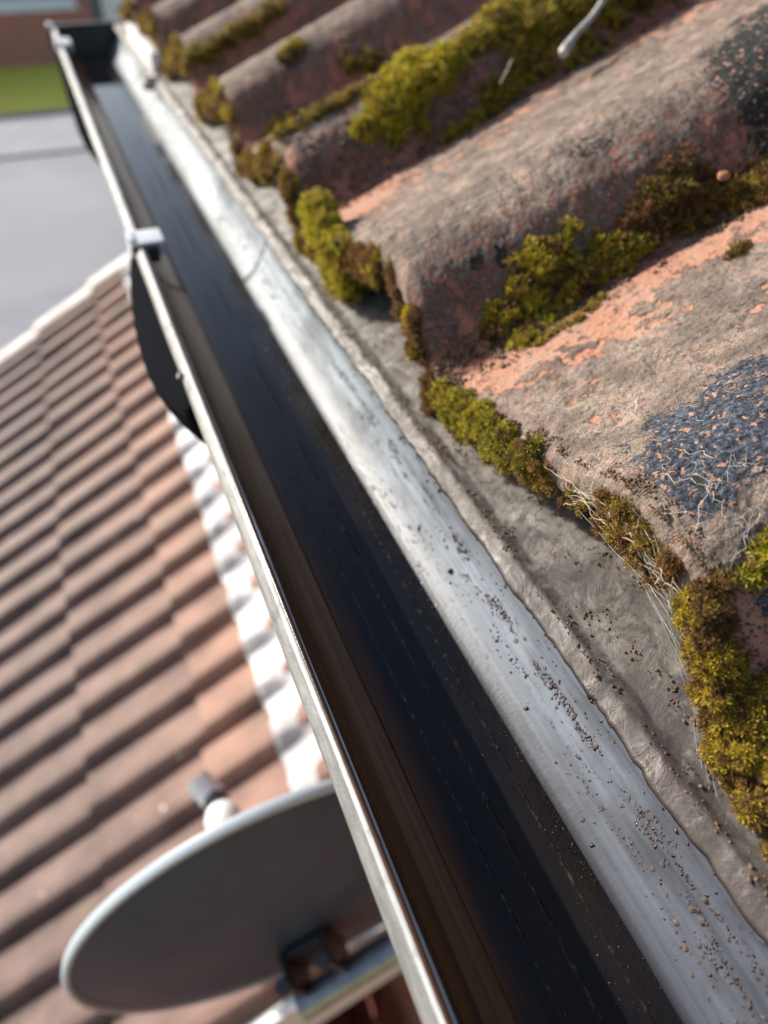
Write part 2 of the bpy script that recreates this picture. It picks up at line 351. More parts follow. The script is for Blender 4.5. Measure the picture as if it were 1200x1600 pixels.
b = MB(); b.box((2.25, Y0 + .005, -3.0), (2.84, Y0 + .017, -4.0), .01); b.build('door_panel', M['white'], dd)
b = MB(); b.add([(-6.3, Y0 - .3, -1.6), (7.3, Y0 - .3, -1.6), (7.3, Y0 + 4, .9), (-6.3, Y0 + 4, .9), (-6.3, Y0 + 8, -1.6), (7.3, Y0 + 8, -1.6)], [(0, 1, 2, 3), (3, 2, 5, 4), (0, 3, 4), (1, 5, 2), (0, 4, 5, 1)])
b.build('roof', M['lowtile'], hs)

# ------------------------------------------------------------------ own house: wall, soffit, fascia
hw = empty('house_wall', (.36, 0, G), 'red brick house wall below the eaves beside the dish', 'wall')
b = MB(); b.box((.36, -6, G - .15), (.6, 1.9, -.16)); b.build('brickwork', M['brick_y'], hw)
b = MB(); b.box((.18, -6, -.165), (.36, 1.92, -.150), .002); b.build('soffit', M['white'], hw)
ga = MB(); ga.box((.61, 1.60, G), (4, 1.88, 0.1)); ga.build('gable_wall', M['brick'], hw)
b = MB(); b.box((.1625, -6, -.175), (.1795, 1.84, -.012), .002); tag(b.build('fascia_board', M['white']), 'white plastic fascia board fixed behind the black gutter', 'fascia board')
b = MB(); b.box((.1545, 1.33, .0030), (.1725, 1.60, .030), .004)
tag(b.build('fascia_corner', M['white']), 'white plastic corner cap at the far end of the eaves', 'fascia cap')

# ------------------------------------------------------------------ upper roof tiles
Tt = [-.73, -.46, -.19, .08, .345, .612, .83, 1.07, 1.31, 1.55, 1.79]
Uk = np.array([0, .05, .09, .13, .18, .25, .33, .41, .50, .62, .79, .93, 1.0]); Hk = np.array([.004, .005, .012, .029, .045, .0535, .0565, .0535, .044, .033, .0205, .011, .006])
_u = np.linspace(0, 1, 400); _h = np.interp(_u, Uk, Hk)
for _ in range(3): _h = np.convolve(np.pad(_h, 8, 'edge'), np.ones(17) / 17, 'valid')
PITCH = math.tan(R(22)); TH = .018; XE = .174
def under(y):
    y = np.asarray(y, float); i = np.clip(np.searchsorted(Tt, y, side='right') - 1, 0, len(Tt) - 2); T = np.array(Tt)
    return np.interp((y - T[i]) / (T[i + 1] - T[i]), _u, _h)
def S(x, y): return under(y) + TH + (np.asarray(x) - XE) * PITCH
LEN = .335
def tile(k, course, res, label):
    y0, y1 = Tt[k] + .0012, Tt[k + 1] - .0012; x0 = XE + course * LEN; L = LEN + (.03 if course == 0 else .0)
    nu = max(12, int((y1 - y0) / res)); nv = max(8, int(L / res / .85))
    ys = np.linspace(y0, y1, nu); ts = np.linspace(0, 1, nv)
    Yg, Tg = np.meshgrid(ys, ts); seed = k * 3.7 + course * 11.1
    # ragged lower edge
    Xg = x0 + Tg * L + (1 - Tg) ** 6 * (.0018 * noise(np.stack([Yg * 60, Yg * 0 + seed, Yg * 0], -1)) + .0010 * noise(np.stack([Yg * 200, Yg * 0 + seed, Yg * 0], -1)))
    lift = .021 if course else 0
    P = np.stack([Xg, Yg, Xg * 0 + seed], -1)
    u = (Yg - Tt[k]) / (Tt[k + 1] - Tt[k])
    # real relief
    big = fbm(P * 22, 3); mid = fbm(P * 95 + 5, 4); fine = fbm(P * 380 + 9, 3)
    crust = sst(-.35, .25, big * .9 + mid * 1.0 + .55 * np.exp(-((u - .42) / .25) ** 2) - .35 * sst(.72, .95, u) - .30 * sst(.16, .04, u) + .18)
    red = np.clip(sst(.30, .12, u) + .25 * sst(.0, .4, big), 0, 1)
    if k == 3 and course == 0:     # nearest tile: pale smooth pan at the far side, orange-red near flank
        crust = crust * (1 - .6 * sst(.80, .95, u)) * (1 - .85 * sst(.26, .12, u)); red = red * .3
    if k != 3: red = np.clip(sst(.36, .2, u) + .5 * sst(-.1, .4, big), 0, 1); crust = np.clip(crust - .42 * sst(.34, .16, u) - .25 * sst(.0, .5, mid), 0, 1)
    dark = np.zeros_like(Xg)
    for (px, py, rx, ry, s) in DARK:
        dark = np.maximum(dark, s * sst(1.25, .55, np.hypot((Xg - px) / rx, (Yg - py) / ry) + .35 * big + .25 * mid))
    und = under(np.clip(Yg, Tt[k] + 1e-5, Tt[k + 1] - 1e-5)) + (Xg - XE) * PITCH + lift
    edge = np.clip(1 - Tg * L / .006, 0, 1) ** 2 * .004      # rounded nose
    top = und + TH - edge + .0016 * big + .0015 * crust * (.5 + mid) + .0011 * mid + .0007 * fine * (.5 + crust)
    V = np.concatenate([np.stack([Xg, Yg, top], -1).reshape(-1, 3), np.stack([Xg + .001, Yg, und], -1).reshape(-1, 3)])
    n = nu * nv; F = [grid_faces(nu, nv, 0, True), grid_faces(nu, nv, n, False)]
    a = np.arange(nu - 1); F.append(np.stack([a, a + 1, a + 1 + n, a + n], 1))
    a2 = a + (nv - 1) * nu; F.append(np.stack([a2 + 1, a2, a2 + n, a2 + 1 + n], 1))
    v = np.arange(nv - 1) * nu; F.append(np.stack([v + nu, v, v + n, v + nu + n], 1)); v = v + nu - 1; F.append(np.stack([v, v + nu, v + nu + n, v + n], 1))
    at = {q: np.concatenate([g.ravel(), g.ravel() * (1 if q == 'crust' else 1)]) for q, g in (('crust', crust), ('dark', dark), ('red', red))}
    o = mesh('roof_tile', V, F, M['tile' if k == 3 else 'tile_dull'], attrs=at)
    o.data.set_sharp_from_angle(angle=R(60))
    return tag(o, label, 'roof tile', 'clay tiles on the mossy upper roof')
DARK = [(.214, .186, .034, .030, 1.0), (.196, .165, .016, .016, .85), (.245, .205, .02, .02, .8), (.420, .405, .042, .048, 1.25), (.46, .44, .03, .05, 1.1), (.30, .42, .016, .012, .6),
        (.214, .392, .007, .006, .9), (.228, .388, .006, .006, .9), (.196, .124, .008, .012, .8), (.245, .88, .02, .01, .8), (.33, .70, .05, .03, .5)]
names0 = {0: 'clay tile at the very bottom corner of the roof, hardly in view', 1: 'clay tile below the nearest big tile, past the bottom right corner', 2: 'orange-red clay tile edge with hanging moss at the lower right',
    3: 'nearest big clay tile with a blue-black lichen patch', 4: 'large rounded grey and red tile with a black upper end, second nearest', 5: 'tile with the big bright yellow-green moss cushion beside it',
    6: 'third last wide tile with a pinkish purple flank and a thin moss streak', 7: 'greyish tile with a brown mossy strip under its roll, near the far end', 8: 'blurred brown tile next to the last on the eaves', 9: 'last blurred tile over the white corner cap'}
for k in range(0, 10):
    tile(k, 0, {2: .0011, 3: .00085, 4: .0011, 5: .0018}.get(k, .003), names0[k])
for k in range(2, 10):
    tile(k, 1, {3: .0025, 4: .002}.get(k, .004), {2: 'upper course clay tile beyond the bottom right', 3: 'upper course tile above the nearest big tile', 4: 'dark upper course tile behind the black-ended roll',
        5: 'upper course tile beside the thin grey twig', 6: 'upper course tile above the bright moss cushion', 7: 'upper course tile above the purple-flanked tile', 8: 'upper course tile at the top, left of centre', 9: 'last upper course tile at the far top edge'}[k])

# ------------------------------------------------------------------ eaves sheet under the tiles
nu, nv = 60, 700
xs = np.concatenate([np.linspace(.1500, .166, 16), np.linspace(.168, .52, 44)]); ysg = np.linspace(-.75, 1.83, nv); X, Yg = np.meshgrid(xs, ysg)
Pp = np.stack([X, Yg, X * 0], -1); Zs = .0015 + np.clip(X - .165, 0, 9) * PITCH * .92 + .0020 * fbm(Pp * 40, 4) * sst(.155, .17, X) + .0010 * fbm(Pp * 200, 3) + .0006 * np.exp(-((X - .1575) / .0025) ** 2) * (1 + fbm(Pp * 120, 2))
Zs = Zs - .0042 * np.clip((.1575 - X) / .0075, 0, 1) ** 1.3 + .0005 * fbm(Pp * 300, 2) * (X < .166)
Zs = np.minimum(Zs, under(Yg) + (X - XE) * PITCH - .0012) * (X > .176) + Zs * (X <= .176)
X = X + (.0040 * fbm(Pp * [0, 26, 0], 4) + .0012 * noise(Pp * [0, 240, 0])) * np.clip((.163 - X) / .008, 0, 1)
top = np.stack([X, Yg, Zs], -1).reshape(-1, 3); bot = top - [0, 0, .0025]; n = len(top)
a = np.arange(nv - 1) * nu; F = [grid_faces(nu, nv), grid_faces(nu, nv, n, True), np.stack([a, a + nu, a + nu + n, a + n], 1)]
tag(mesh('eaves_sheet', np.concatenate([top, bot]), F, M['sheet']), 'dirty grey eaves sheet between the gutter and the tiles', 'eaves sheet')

# ------------------------------------------------------------------ gutter
gt = empty('gutter', (.1, 0, -.05), 'black half-round gutter with a worn silver front edge', 'gutter')
RG = .0560; XC = .1015
def trough(y0, y1, dz=0, ny=240):
    ph = np.linspace(-.02, math.pi + .02, 60); ys = np.linspace(y0, y1, ny)
    V = []
    for r in (RG, RG + .0022):
        Pm, Yy = np.meshgrid(ph, ys); wob = .0006 * fbm(np.stack([Pm * 2, Yy * 5, Pm * 0], -1), 3)
        rr = r - wob
        V.append(np.stack([XC - rr * np.cos(Pm), Yy, -rr * np.sin(Pm) + dz], -1).reshape(-1, 3))
    n = len(V[0]); nu = len(ph); a = np.arange(ny - 1) * nu; e = np.arange(nu - 1)
    F = [grid_faces(nu, ny), grid_faces(nu, ny, n, True), np.stack([a, a + nu, a + nu + n, a + n], 1), np.stack([a + nu - 1 + nu, a + nu - 1, a + nu - 1 + n, a + nu - 1 + nu + n], 1), np.stack([e + 1, e, e + n, e + 1 + n], 1)]
    e2 = e + (ny - 1) * nu; F.append(np.stack([e2, e2 + 1, e2 + 1 + n, e2 + n], 1))
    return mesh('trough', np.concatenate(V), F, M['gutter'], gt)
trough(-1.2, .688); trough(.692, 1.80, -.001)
def lip(y0, y1, x1, wid, z0, z1):
    pr = np.array([(x1 - wid + .0035, z0 - .004), (x1 - wid + .0012, z0 - .0028), (x1 - wid, z0), (x1 - wid + .0006, z0 + .0016), (x1 - wid + .0022, z0 + .0036), (x1 - .0052, z1 - .0012), (x1 - .0045, z1 - .0003), (x1 - .0036, z1), (x1 - .0014, z1 - .0001), (x1 - .0003, z1 - .0008), (x1, z1 - .0025), (x1, z0 - .004)])
    ny = int((y1 - y0) / .0025); ys = np.linspace(y0, y1, ny); m = len(pr); V = np.zeros((ny, m, 3)); V[..., 0] = pr[:, 0]; V[..., 2] = pr[:, 1]; V[..., 1] = ys[:, None]
    V[..., 0] += .0005 * noise(np.stack([V[..., 1] * 12, V[..., 0] * 0, V[..., 0] * 0], -1)); V[..., 2] += .00018 * noise(np.stack([V[..., 1] * 160, V[..., 0] * 900, V[..., 2] * 900], -1))
    i = (np.arange(ny - 1)[:, None] * m + np.arange(m)[None]).ravel(); j = (np.arange(ny - 1)[:, None] * m + (np.arange(m)[None] + 1) % m).ravel()
    F = [np.stack([i, j, j + m, i + m], 1), np.arange(m)[None], (np.arange(m)[::-1] + (ny - 1) * m)[None]]
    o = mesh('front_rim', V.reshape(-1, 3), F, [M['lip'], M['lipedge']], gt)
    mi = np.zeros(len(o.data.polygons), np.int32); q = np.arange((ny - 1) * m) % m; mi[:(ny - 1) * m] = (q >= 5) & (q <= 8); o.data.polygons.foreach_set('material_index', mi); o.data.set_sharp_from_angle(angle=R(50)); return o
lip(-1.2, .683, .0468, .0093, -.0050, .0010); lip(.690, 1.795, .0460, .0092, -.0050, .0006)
b = MB(); b.tube([(.1572, -1.2, -.0006), (.1572, 1.795, -.0006)], .0014, 8); b.build('back_rim', M['grit'], gt, True)
# swollen sockets (outlet bodies) hanging outside the front edge
def socket(y0, y1, ypk, out, drop, name):
    ny, m = 60, 26; ys = np.linspace(y0, y1, ny); V = []
    for y in ys:
        t = (y - y0) / (ypk - y0) if y < ypk else (y1 - y) / (y1 - ypk); k = math.sin(t * math.pi / 2) ** (.8 if y < ypk else 1.0)
        V.append((.0448, y, -.0085))
        for j in range(m - 1):
            a = math.pi * j / (m - 2); r = RG + .0028; x = XC - r * math.cos(a) - .008 * max(0, math.cos(a)); z = -r * math.sin(a) - .010
            x -= out * k * max(0, math.cos(a)) ** .7; z -= drop * k * math.sin(a) + (.004 * k if a < 1 else 0)
            V.append((x, y, z))
    F = [grid_faces(m, ny, 0, True)]
    V = np.array(V); V2 = V + [.0022, 0, .0022]
    return mesh(name, np.concatenate([V, V2]), F + [grid_faces(m, ny, len(V)), np.array([[j, j + 1, j + 1 + len(V), j + len(V)] for j in range(m - 1)])], M['matt'], gt)
socket(.430, .70, .515, .017, .008, 'outlet'); socket(1.06, 1.80, 1.16, .009, .008, 'joint_socket')
b = MB(); b.tube([(.125, .53, -.06), (.125, .53, -.10), (.145, .53, -.14), (.26, .53, -.21), (.315, .53, -.27), (.32, .53, -.34), (.32, .53, -1.36)], .028, 20); b.build('downpipe', M['black'], gt, True)
# joint clip over the rim
def clip(y0, y1, xin, nm):
    b = MB(); b.box((.0345, y0, -.012), (.0368, y1, .0015), .001); b.box((.0348, y0 + .0005, .0012), (xin, y1 - .0005, .0042), .0014); b.box((xin - .005, y0 + .003, -.010), (xin - .001, y1 - .003, .002), .001)
    b.box((.0340, y0 + .004, .0035), (.040, y1 - .004, .0062), .0012)
    c = b.build(nm, M['clip'], gt, True)
    s = MB(); s.box((.0435, y0 - .004, -.0125), (xin - .006, y0 + .006, .0008), .001); s.build('clip_tongue', M['black'], c)
clip(.680, .712, .064, 'joint_clip'); clip(1.60, 1.66, .060, 'joint_clip'); 
b = MB(); b.box((.030, 1.79, .0), (.042, 1.815, .006), .002); b.build('end_clip', M['clip'], gt, True)
# stop end plate
b = MB(); P = [(XC - .071, 1.802, .003), (XC + .088, 1.802, .003)] + [(XC + .0085 + .0795 * math.cos(a), 1.802, -.02 - .058 * math.sin(a)) for a in np.linspace(0, math.pi, 24)]
m = len(P); V = P + [(x, 1.812, z) for x, y, z in P]; F = [tuple(range(m)), tuple(range(m, 2 * m))[::-1]] + [(i, i + m, (i + 1) % m + m, (i + 1) % m) for i in range(m)]
b.add(V, F); b.box((XC - .069, 1.79, -.0015), (XC + .086, 1.801, .0045), .002); b.build('stop_end', M['black'], gt)
# screw glint on the outlet
b = MB(); b.tube([(.0375, .462, -.003), (.0355, .4617, -.002)], [.0026, .0020], 10); b.build('screw', M['steel'], gt, True)

# shallow standing water over the sediment, and its tide lines
wt = NT('shallow_gutter_water'); vv = wt.co((60, 3, 1)); nz_ = wt.noise(3, 5, .6, vv)
wt.base(wt.mix(wt.ramp(wt.noise(22, 4, .6, wt.co((1, .3, 1))), [(.45, 0), (.75, 1)]), (.006, .006, .008), (.016, .011, .008)))
g_ = wt.n('ShaderNodeSeparateXYZ'); wt.l(wt.tc.outputs['Object'], g_.inputs[0])
wob_ = wt.math('MULTIPLY', wt.noise(7, 2, .5, wt.co((1, .6, 1))), .0030)
def line_(x, wdt): return wt.ramp(wt.math('DIVIDE', wt.math('ABSOLUTE', wt.math('SUBTRACT', wt.math('ADD', g_.outputs[0], wob_), x + .0015)), wdt), [(0, 1), (1, 0)])
ridge_ = wt.math('ADD', wt.math('ADD', line_(.103, .0012), wt.math('MULTIPLY', line_(.1195, .0010), .7)), line_(.0905, .0008))
grain_ = wt.ramp(wt.noise(520, 3, .7, wt.co((1, .5, 1))), [(.52, 0), (.66, 1)])
rear_ = wt.ramp(wt.math('MULTIPLY', wt.math('SUBTRACT', g_.outputs[0], .112), 60), [(0, 0), (1, 1)])
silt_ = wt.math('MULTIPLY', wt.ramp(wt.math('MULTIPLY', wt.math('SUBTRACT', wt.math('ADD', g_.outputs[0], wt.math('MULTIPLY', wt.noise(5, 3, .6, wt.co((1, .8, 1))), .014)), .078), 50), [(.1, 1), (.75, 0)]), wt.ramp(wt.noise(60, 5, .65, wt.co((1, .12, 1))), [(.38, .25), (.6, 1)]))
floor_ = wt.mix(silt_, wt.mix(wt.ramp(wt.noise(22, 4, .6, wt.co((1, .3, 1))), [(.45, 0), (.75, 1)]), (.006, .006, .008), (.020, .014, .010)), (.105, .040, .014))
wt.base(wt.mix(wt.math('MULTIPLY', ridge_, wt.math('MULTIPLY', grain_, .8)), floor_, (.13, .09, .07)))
wt.bump(wt.math('ADD', wt.math('MULTIPLY', ridge_, .8), wt.math('MULTIPLY', rear_, grain_)), .0003, .6); wt.b.inputs['IOR'].default_value = 1.33
M['water'] = wt.set(Roughness=.05, Specular_IOR_Level=.4)
ys = np.linspace(-1.19, 1.79, 700); hw_ = .0262 + .0007 * noise(np.stack([ys * 14, ys * 0, ys * 0], -1)); hw2 = .0280 + .0009 * noise(np.stack([ys * 14, ys * 0 + 9, ys * 0], -1)) + .0004 * noise(np.stack([ys * 90, ys * 0, ys * 0], -1))
cols = np.linspace(-1, 1, 9); X = XC + np.where(cols[None] < 0, cols[None] * hw_[:, None], cols[None] * hw2[:, None]); Z = -.0488 + 0 * X
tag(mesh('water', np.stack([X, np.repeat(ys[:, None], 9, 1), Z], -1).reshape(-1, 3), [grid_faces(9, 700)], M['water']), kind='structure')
# grit and drops lying in the gutter
def lumps(name, pts, rad, mat, label, cat, flat=.5, sub=1):
    import bmesh
    bm = bmesh.new(); bmesh.ops.create_icosphere(bm, subdivisions=sub, radius=1); bv = np.array([v.co[:] for v in bm.verts]); bf = np.array([[v.index for v in f.verts] for f in bm.faces]); bm.free()
    n = len(pts); sc = rad[:, None, None] * rng.uniform(.6, 1.35, (n, 1, 3)); V = bv[None] * sc * (1 + .34 * rng.normal(size=(n, len(bv), 1)) * (sub == 1)); a = rng.uniform(0, 6.28, n); ca, sa = np.cos(a)[:, None], np.sin(a)[:, None]
    V = np.stack([V[..., 0] * ca - V[..., 1] * sa, V[..., 0] * sa + V[..., 1] * ca, V[..., 2] * flat], -1)
    nx = (XC - pts[:, 0]) / RG; nz = -pts[:, 2] / RG; nx = np.where(pts[:, 2] > -.001, 0, nx); nz = np.where(pts[:, 2] > -.001, 1, nz)   # tilt to the wall
    tx, tz = nz[:, None], -nx[:, None]
    W = np.stack([V[..., 0] * tx + V[..., 2] * nx[:, None], V[..., 1], V[..., 0] * tz + V[..., 2] * nz[:, None]], -1) + pts[:, None]
    F = (bf[None] + (np.arange(n) * len(bv))[:, None, None]).reshape(-1, 3)
    return tag(mesh(name, W.reshape(-1, 3), [F], mat), label, cat, kind='stuff')
def on_wall(phi, y, r=None):
    r = RG - .0003 if r is None else r
    return np.stack([XC - r * np.cos(phi), y, -r * np.sin(phi)], 1)
pts = []; rad = []
def band(n, ph, dph, y0, y1, r0, r1, pw=1.0, clump=0):
    y = y0 + (y1 - y0) * rng.random(n) ** pw; p = np.radians(ph + rng.normal(0, dph, n))
    if clump:
        k = fbm(np.stack([y * 28, p * 9, y * 0], -1), 3); s = k > clump - .2; y, p = y[s], p[s]
    pts.append(on_wall(p, y)); rad.append(rng.uniform(r0, r1, len(y)) * rng.uniform(.5, 1, len(y)))
band(4200, 147, 5, .0, .75, .0002, .0007, 1.3, .3); band(1700, 152, 2.0, 0, .5, .0002, .0009, 1.2, .25); band(260, 138, 6, 0, .6, .0003, .0011, 1, .2); band(400, 165, 3, 0, .6, .0004, .0013, 1, .15)
band(260, 92, 1.2, 0.0, .6, .0002, .0006); band(160, 101, 7, 0, .6, .0002, .0006); band(120, 70, 8, 0, .6, .0002, .0005); band(70, 118, 1.2, 0, .6, .0002, .0006); band(60, 135, 9, .6, 1.7, .0007, .0022)
def wband(n, x, dx, y0, y1, r0, r1, cl=None):
    y = rng.uniform(y0, y1, n); xx = XC + x + rng.normal(0, 1, n) * dx + .0008 * noise(np.stack([y * 9, y * 0 + x * 900, y * 0], -1))
    if cl is not None: k = fbm(np.stack([y * 24, xx * 200, y * 0], -1), 3) > cl; y, xx = y[k], xx[k]
    k = np.abs(xx - XC) < .027; y, xx = y[k], xx[k]
    pts.append(np.stack([xx, y, np.full(len(y), -.0486)], 1)); rad.append(rng.uniform(r0, r1, len(y)) * rng.uniform(.4, 1, len(y)))
wband(900, .0015, .0006, -.02, .8, .0001, .00042, -.05); wband(500, .0105, .0009, -.02, .7, .0001, .0004, 0); wband(700, .0258, .0007, -.02, .9, .0001, .00045, -.1)
wband(500, 0, .013, -.02, .7, .0001, .00042); wband(420, .018, .004, -.02, .4, .0001, .0004, .05); wband(360, -.0235, .0012, -.02, .8, .0001, .0004, 0); wband(130, .010, .012, .4, 1.2, .0006, .0016, .1)
lumps('gutter_grit', np.concatenate(pts), np.concatenate(rad), M['grit'], 'brown grit and moss crumbs washed along the wet gutter', 'grit', .35)
pts = []; rad = []
band(260, 143, 6, -.03, .17, .0004, .0012, 1.2, .12); band(60, 152, 3, 0, .25, .0004, .0014, 1, .1)
lumps('water_drops', np.concatenate(pts), np.concatenate(rad), M['drop'], 'small water drops beaded inside the near end of the gutter', 'water', .5, 2)
# grit on the eaves sheet
n = 9000; x = rng.uniform(.1545, .22, n); y = rng.uniform(-.02, 1.2, n); k = fbm(np.stack([x * 55, y * 26, x * 0], -1), 3) + .35 * np.exp(-((x - .158) / .004) ** 2) > .14; x, y = x[k], y[k]
z = .0015 + np.clip(x - .165, 0, 9) * PITCH * .92 + .0006
lumps('eaves_grit', np.stack([x, y, z], 1), rng.uniform(.0002, .0009, len(x)) * (1 + .8 * (rng.random(len(x)) < .03)), M['soilcrumb'], 'dark crumbs of moss and grit on the grey eaves sheet', 'grit', .45)

# ------------------------------------------------------------------ moss
BR = {'y': (.52, .38, .03), 'g': (.26, .235, .02), 'b': (.14, .075, .028), 'o': (.24, .18, .028), 'lime': (.40, .42, .03), 'r': (.27, .13, .045)}
def moss(label, blobs, dens=.30, leaf=.0022, pal='ygo', group='moss cushions between the tiles', name='moss_cushion', stiff=.8):
    """blobs: (centre, radii, weight of colour index shift). A lumpy dark core carrying short leafy shoots."""
    import bmesh
    bm = bmesh.new(); bmesh.ops.create_icosphere(bm, subdivisions=3, radius=1); bv = np.array([v.co[:] for v in bm.verts]); bf = np.array([[v.index for v in f.verts] for f in bm.faces]); bm.free()
    CV, CF, CT = [], [], []; n0 = 0; SP, SN, SR = [], [], []
    for c, r in blobs:
        c = np.array(c); r = np.array(r if hasattr(r, '__len__') else (r, r, r)) * 1.0
        d = 1 + .5 * fbm(bv * 1.9 + c * 91, 3)[:, None]
        CV.append(c + bv * r * d * .90); CF.append(bf + n0); n0 += len(bv)
        area = 4 * math.pi * ((r[0] * r[1]) ** 1.6 + (r[0] * r[2]) ** 1.6 + (r[1] * r[2]) ** 1.6) ** .625 / 3 ** .625
        n = max(4, int(area * 1e6 * dens)); v = rng.normal(size=(n, 3)); v /= np.linalg.norm(v, axis=1)[:, None]
        d = 1 + .5 * fbm(v * 1.9 + c * 91, 3)[:, None]
        p = c + v * r * d * .90; nn = v / r; nn /= np.linalg.norm(nn, axis=1)[:, None]; nn = nn * stiff + np.array([-.05, 0, .45]); nn += rng.normal(0, .28, nn.shape); nn /= np.linalg.norm(nn, axis=1)[:, None]
        ok = (p[:, 2] > S(np.maximum(p[:, 0], XE), p[:, 1]) - .001) | (p[:, 0] < XE + .001)
        SP.append(p[ok]); SN.append(nn[ok])
    P = np.concatenate(SP); N = np.concatenate(SN); n = len(P)
    hue = fbm(P * 70 + 3, 3) * 1.6 + .5 + rng.normal(0, .16, n); hue = np.clip(hue, 0, .999); cols = np.array([BR[q] if q in BR else BR['g'] for q in pal.replace('L', 'l')])
    cols = np.array([BR['lime'] if q == 'L' else BR[q] for q in pal]); ci = hue * (len(cols) - 1); i0 = ci.astype(int); fr = (ci - i0)[:, None]; col = cols[i0] * (1 - fr) + cols[np.minimum(i0 + 1, len(cols) - 1)] * fr
    col = col * rng.uniform(.7, 1.3, (n, 1))
    # each shoot: 6 narrow leaflets in two whorls
    K = 6; ref = np.cross(N, rng.normal(size=N.shape)); ref /= np.linalg.norm(ref, axis=1)[:, None]; q = np.cross(N, ref); Lf = leaf * rng.uniform(.6, 1.4, n)
    VV, TT = [], []
    for k in range(K):
        a = 2 * math.pi * k / 3 + (k >= 3) * 1.0 + rng.uniform(-.4, .4, n); d = ref * np.cos(a)[:, None] + q * np.sin(a)[:, None]; sw = np.cross(N, d)
        base = P + N * (Lf * (.15 if k < 3 else .75))[:, None]; tip = base + (d * .75 + N * (.55 if k < 3 else 1.1)) * Lf[:, None]; wv = sw * (Lf * .17)[:, None]; midp = base * .5 + tip * .5
        VV.append(np.stack([base, midp - wv, tip, midp + wv], 1)); TT.append(np.stack([col * .8, col, col * 1.15, col], 1))
    LV = np.concatenate(VV).reshape(-1, 3); LT = np.concatenate(TT).reshape(-1, 3); LT = np.concatenate([LT, np.ones((len(LT), 1))], 1)
    core = np.concatenate(CV); ct = np.tile([.05, .035, .012, 1], (len(core), 1)) * (1 + .5 * noise(core * 300)[:, None])
    F = [np.concatenate(CF), np.arange(len(LV)).reshape(-1, 4) + len(core)]
    o = mesh(name, np.concatenate([core, LV]), F, M['moss'], smooth=False, attrs={'tint': np.concatenate([ct, LT])})
    return tag(o, label, 'moss', group)
def on(x, y, r, h=None, up=.2):
    h = h or r * .7
    return ((x, y, float(S(x, y)) + h * up), (r, r, h))
def scatter(lst, jit=.4, k=3):
    out = []
    for x, y, r in lst:
        out.append(on(x, y, r * .8, r * .5))
        for _ in range(k * 4):
            a = rng.uniform(0, 6.28); d = r * rng.uniform(.3, 1.45); out.append(on(x + d * math.cos(a) * 1.15, y + d * math.sin(a) * .65, r * rng.uniform(.16, .46)))
    return out
moss('big bright yellow-green moss cushion on the grey tile', scatter([(.282, .655, .022), (.262, .650, .019), (.302, .655, .02), (.318, .660, .015), (.240, .648, .010), (.292, .675, .016)]), .22, .0030, 'oygyLy')
moss('long olive moss bank in the valley left of the grey twig', scatter([(.352, .66, .015), (.368, .668, .018), (.39, .65, .018), (.40, .648, .02), (.42, .65, .02), (.44, .655, .018), (.36, .63, .014), (.385, .632, .012), (.345, .628, .010), (.33, .622, .009), (.31, .62, .008), (.46, .65, .022), (.49, .65, .022), (.43, .625, .012)]), .16, .0030, 'boygo')
moss('yellow moss tuft hanging from the second nearest tile end', [((.171 - .002 * rng.random(), .50 + .07 * rng.random(), .012 + .045 * rng.random()), .007 + .006 * rng.random()) for _ in range(18)], .3, .0024, 'byLyo', 'moss along the tile ends')
moss('olive and yellow moss lump in the middle of the valley', scatter([(.236, .374, .010), (.250, .376, .012), (.224, .368, .009), (.262, .379, .008), (.241, .366, .009), (.214, .364, .007)]), .42, .0021, 'boyyg')
moss('small dome of moss nearer the gutter in the valley', scatter([(.232, .349, .009), (.225, .345, .006), (.241, .352, .006)]), .5, .0019, 'boyLb')
moss('brown and green moss hump right of the middle lump', scatter([(.268, .361, .009), (.276, .363, .010), (.258, .356, .007), (.284, .368, .007)]), .45, .002, 'bryob')
moss('green moss pad with a dark top further up the valley', scatter([(.300, .368, .010), (.294, .360, .008), (.310, .364, .009), (.288, .372, .007)]), .4, .0021, 'boygo')
moss('dry brown moss mound at the upper right of the valley', scatter([(.315, .374, .012), (.327, .376, .013), (.340, .374, .013), (.352, .368, .011), (.338, .362, .010), (.322, .366, .009)]), .38, .0021, 'brbbo')
moss('yellowish brown moss at the right picture edge', scatter([(.366, .364, .012), (.378, .358, .012), (.372, .348, .008), (.392, .36, .013), (.405, .362, .012)]), .38, .0021, 'byrbo')
moss('tiny grey-green moss spot alone on the pink pan', scatter([(.326, .306, .0055), (.332, .308, .0045)], k=2), .6, .0015, 'obg')
moss('thin crumbs of moss below the middle lump', scatter([(.245, .336, .003), (.252, .334, .003), (.262, .338, .0035), (.270, .341, .0025), (.236, .335, .003), (.228, .334, .003)], k=2), .6, .0014, 'byob')
moss('mossy strip under the roll beside the bright cushion', scatter([(.178 + .011 * i, .688 - .001 * i, .008) for i in range(8)], k=2), .2, .0024, 'boybo')
moss('brown moss strip under the blurred far roll', scatter([(.18 + .014 * i, 1.108, .011) for i in range(9)], k=2), .12, .003, 'boyb')
moss('dark moss spot on the purple-flanked tile', scatter([(.245, .885, .011), (.254, .89, .009), (.30, .855, .010), (.32, .853, .011), (.215, .845, .008), (.23, .842, .009)], k=2), .15, .0026, 'boyo')
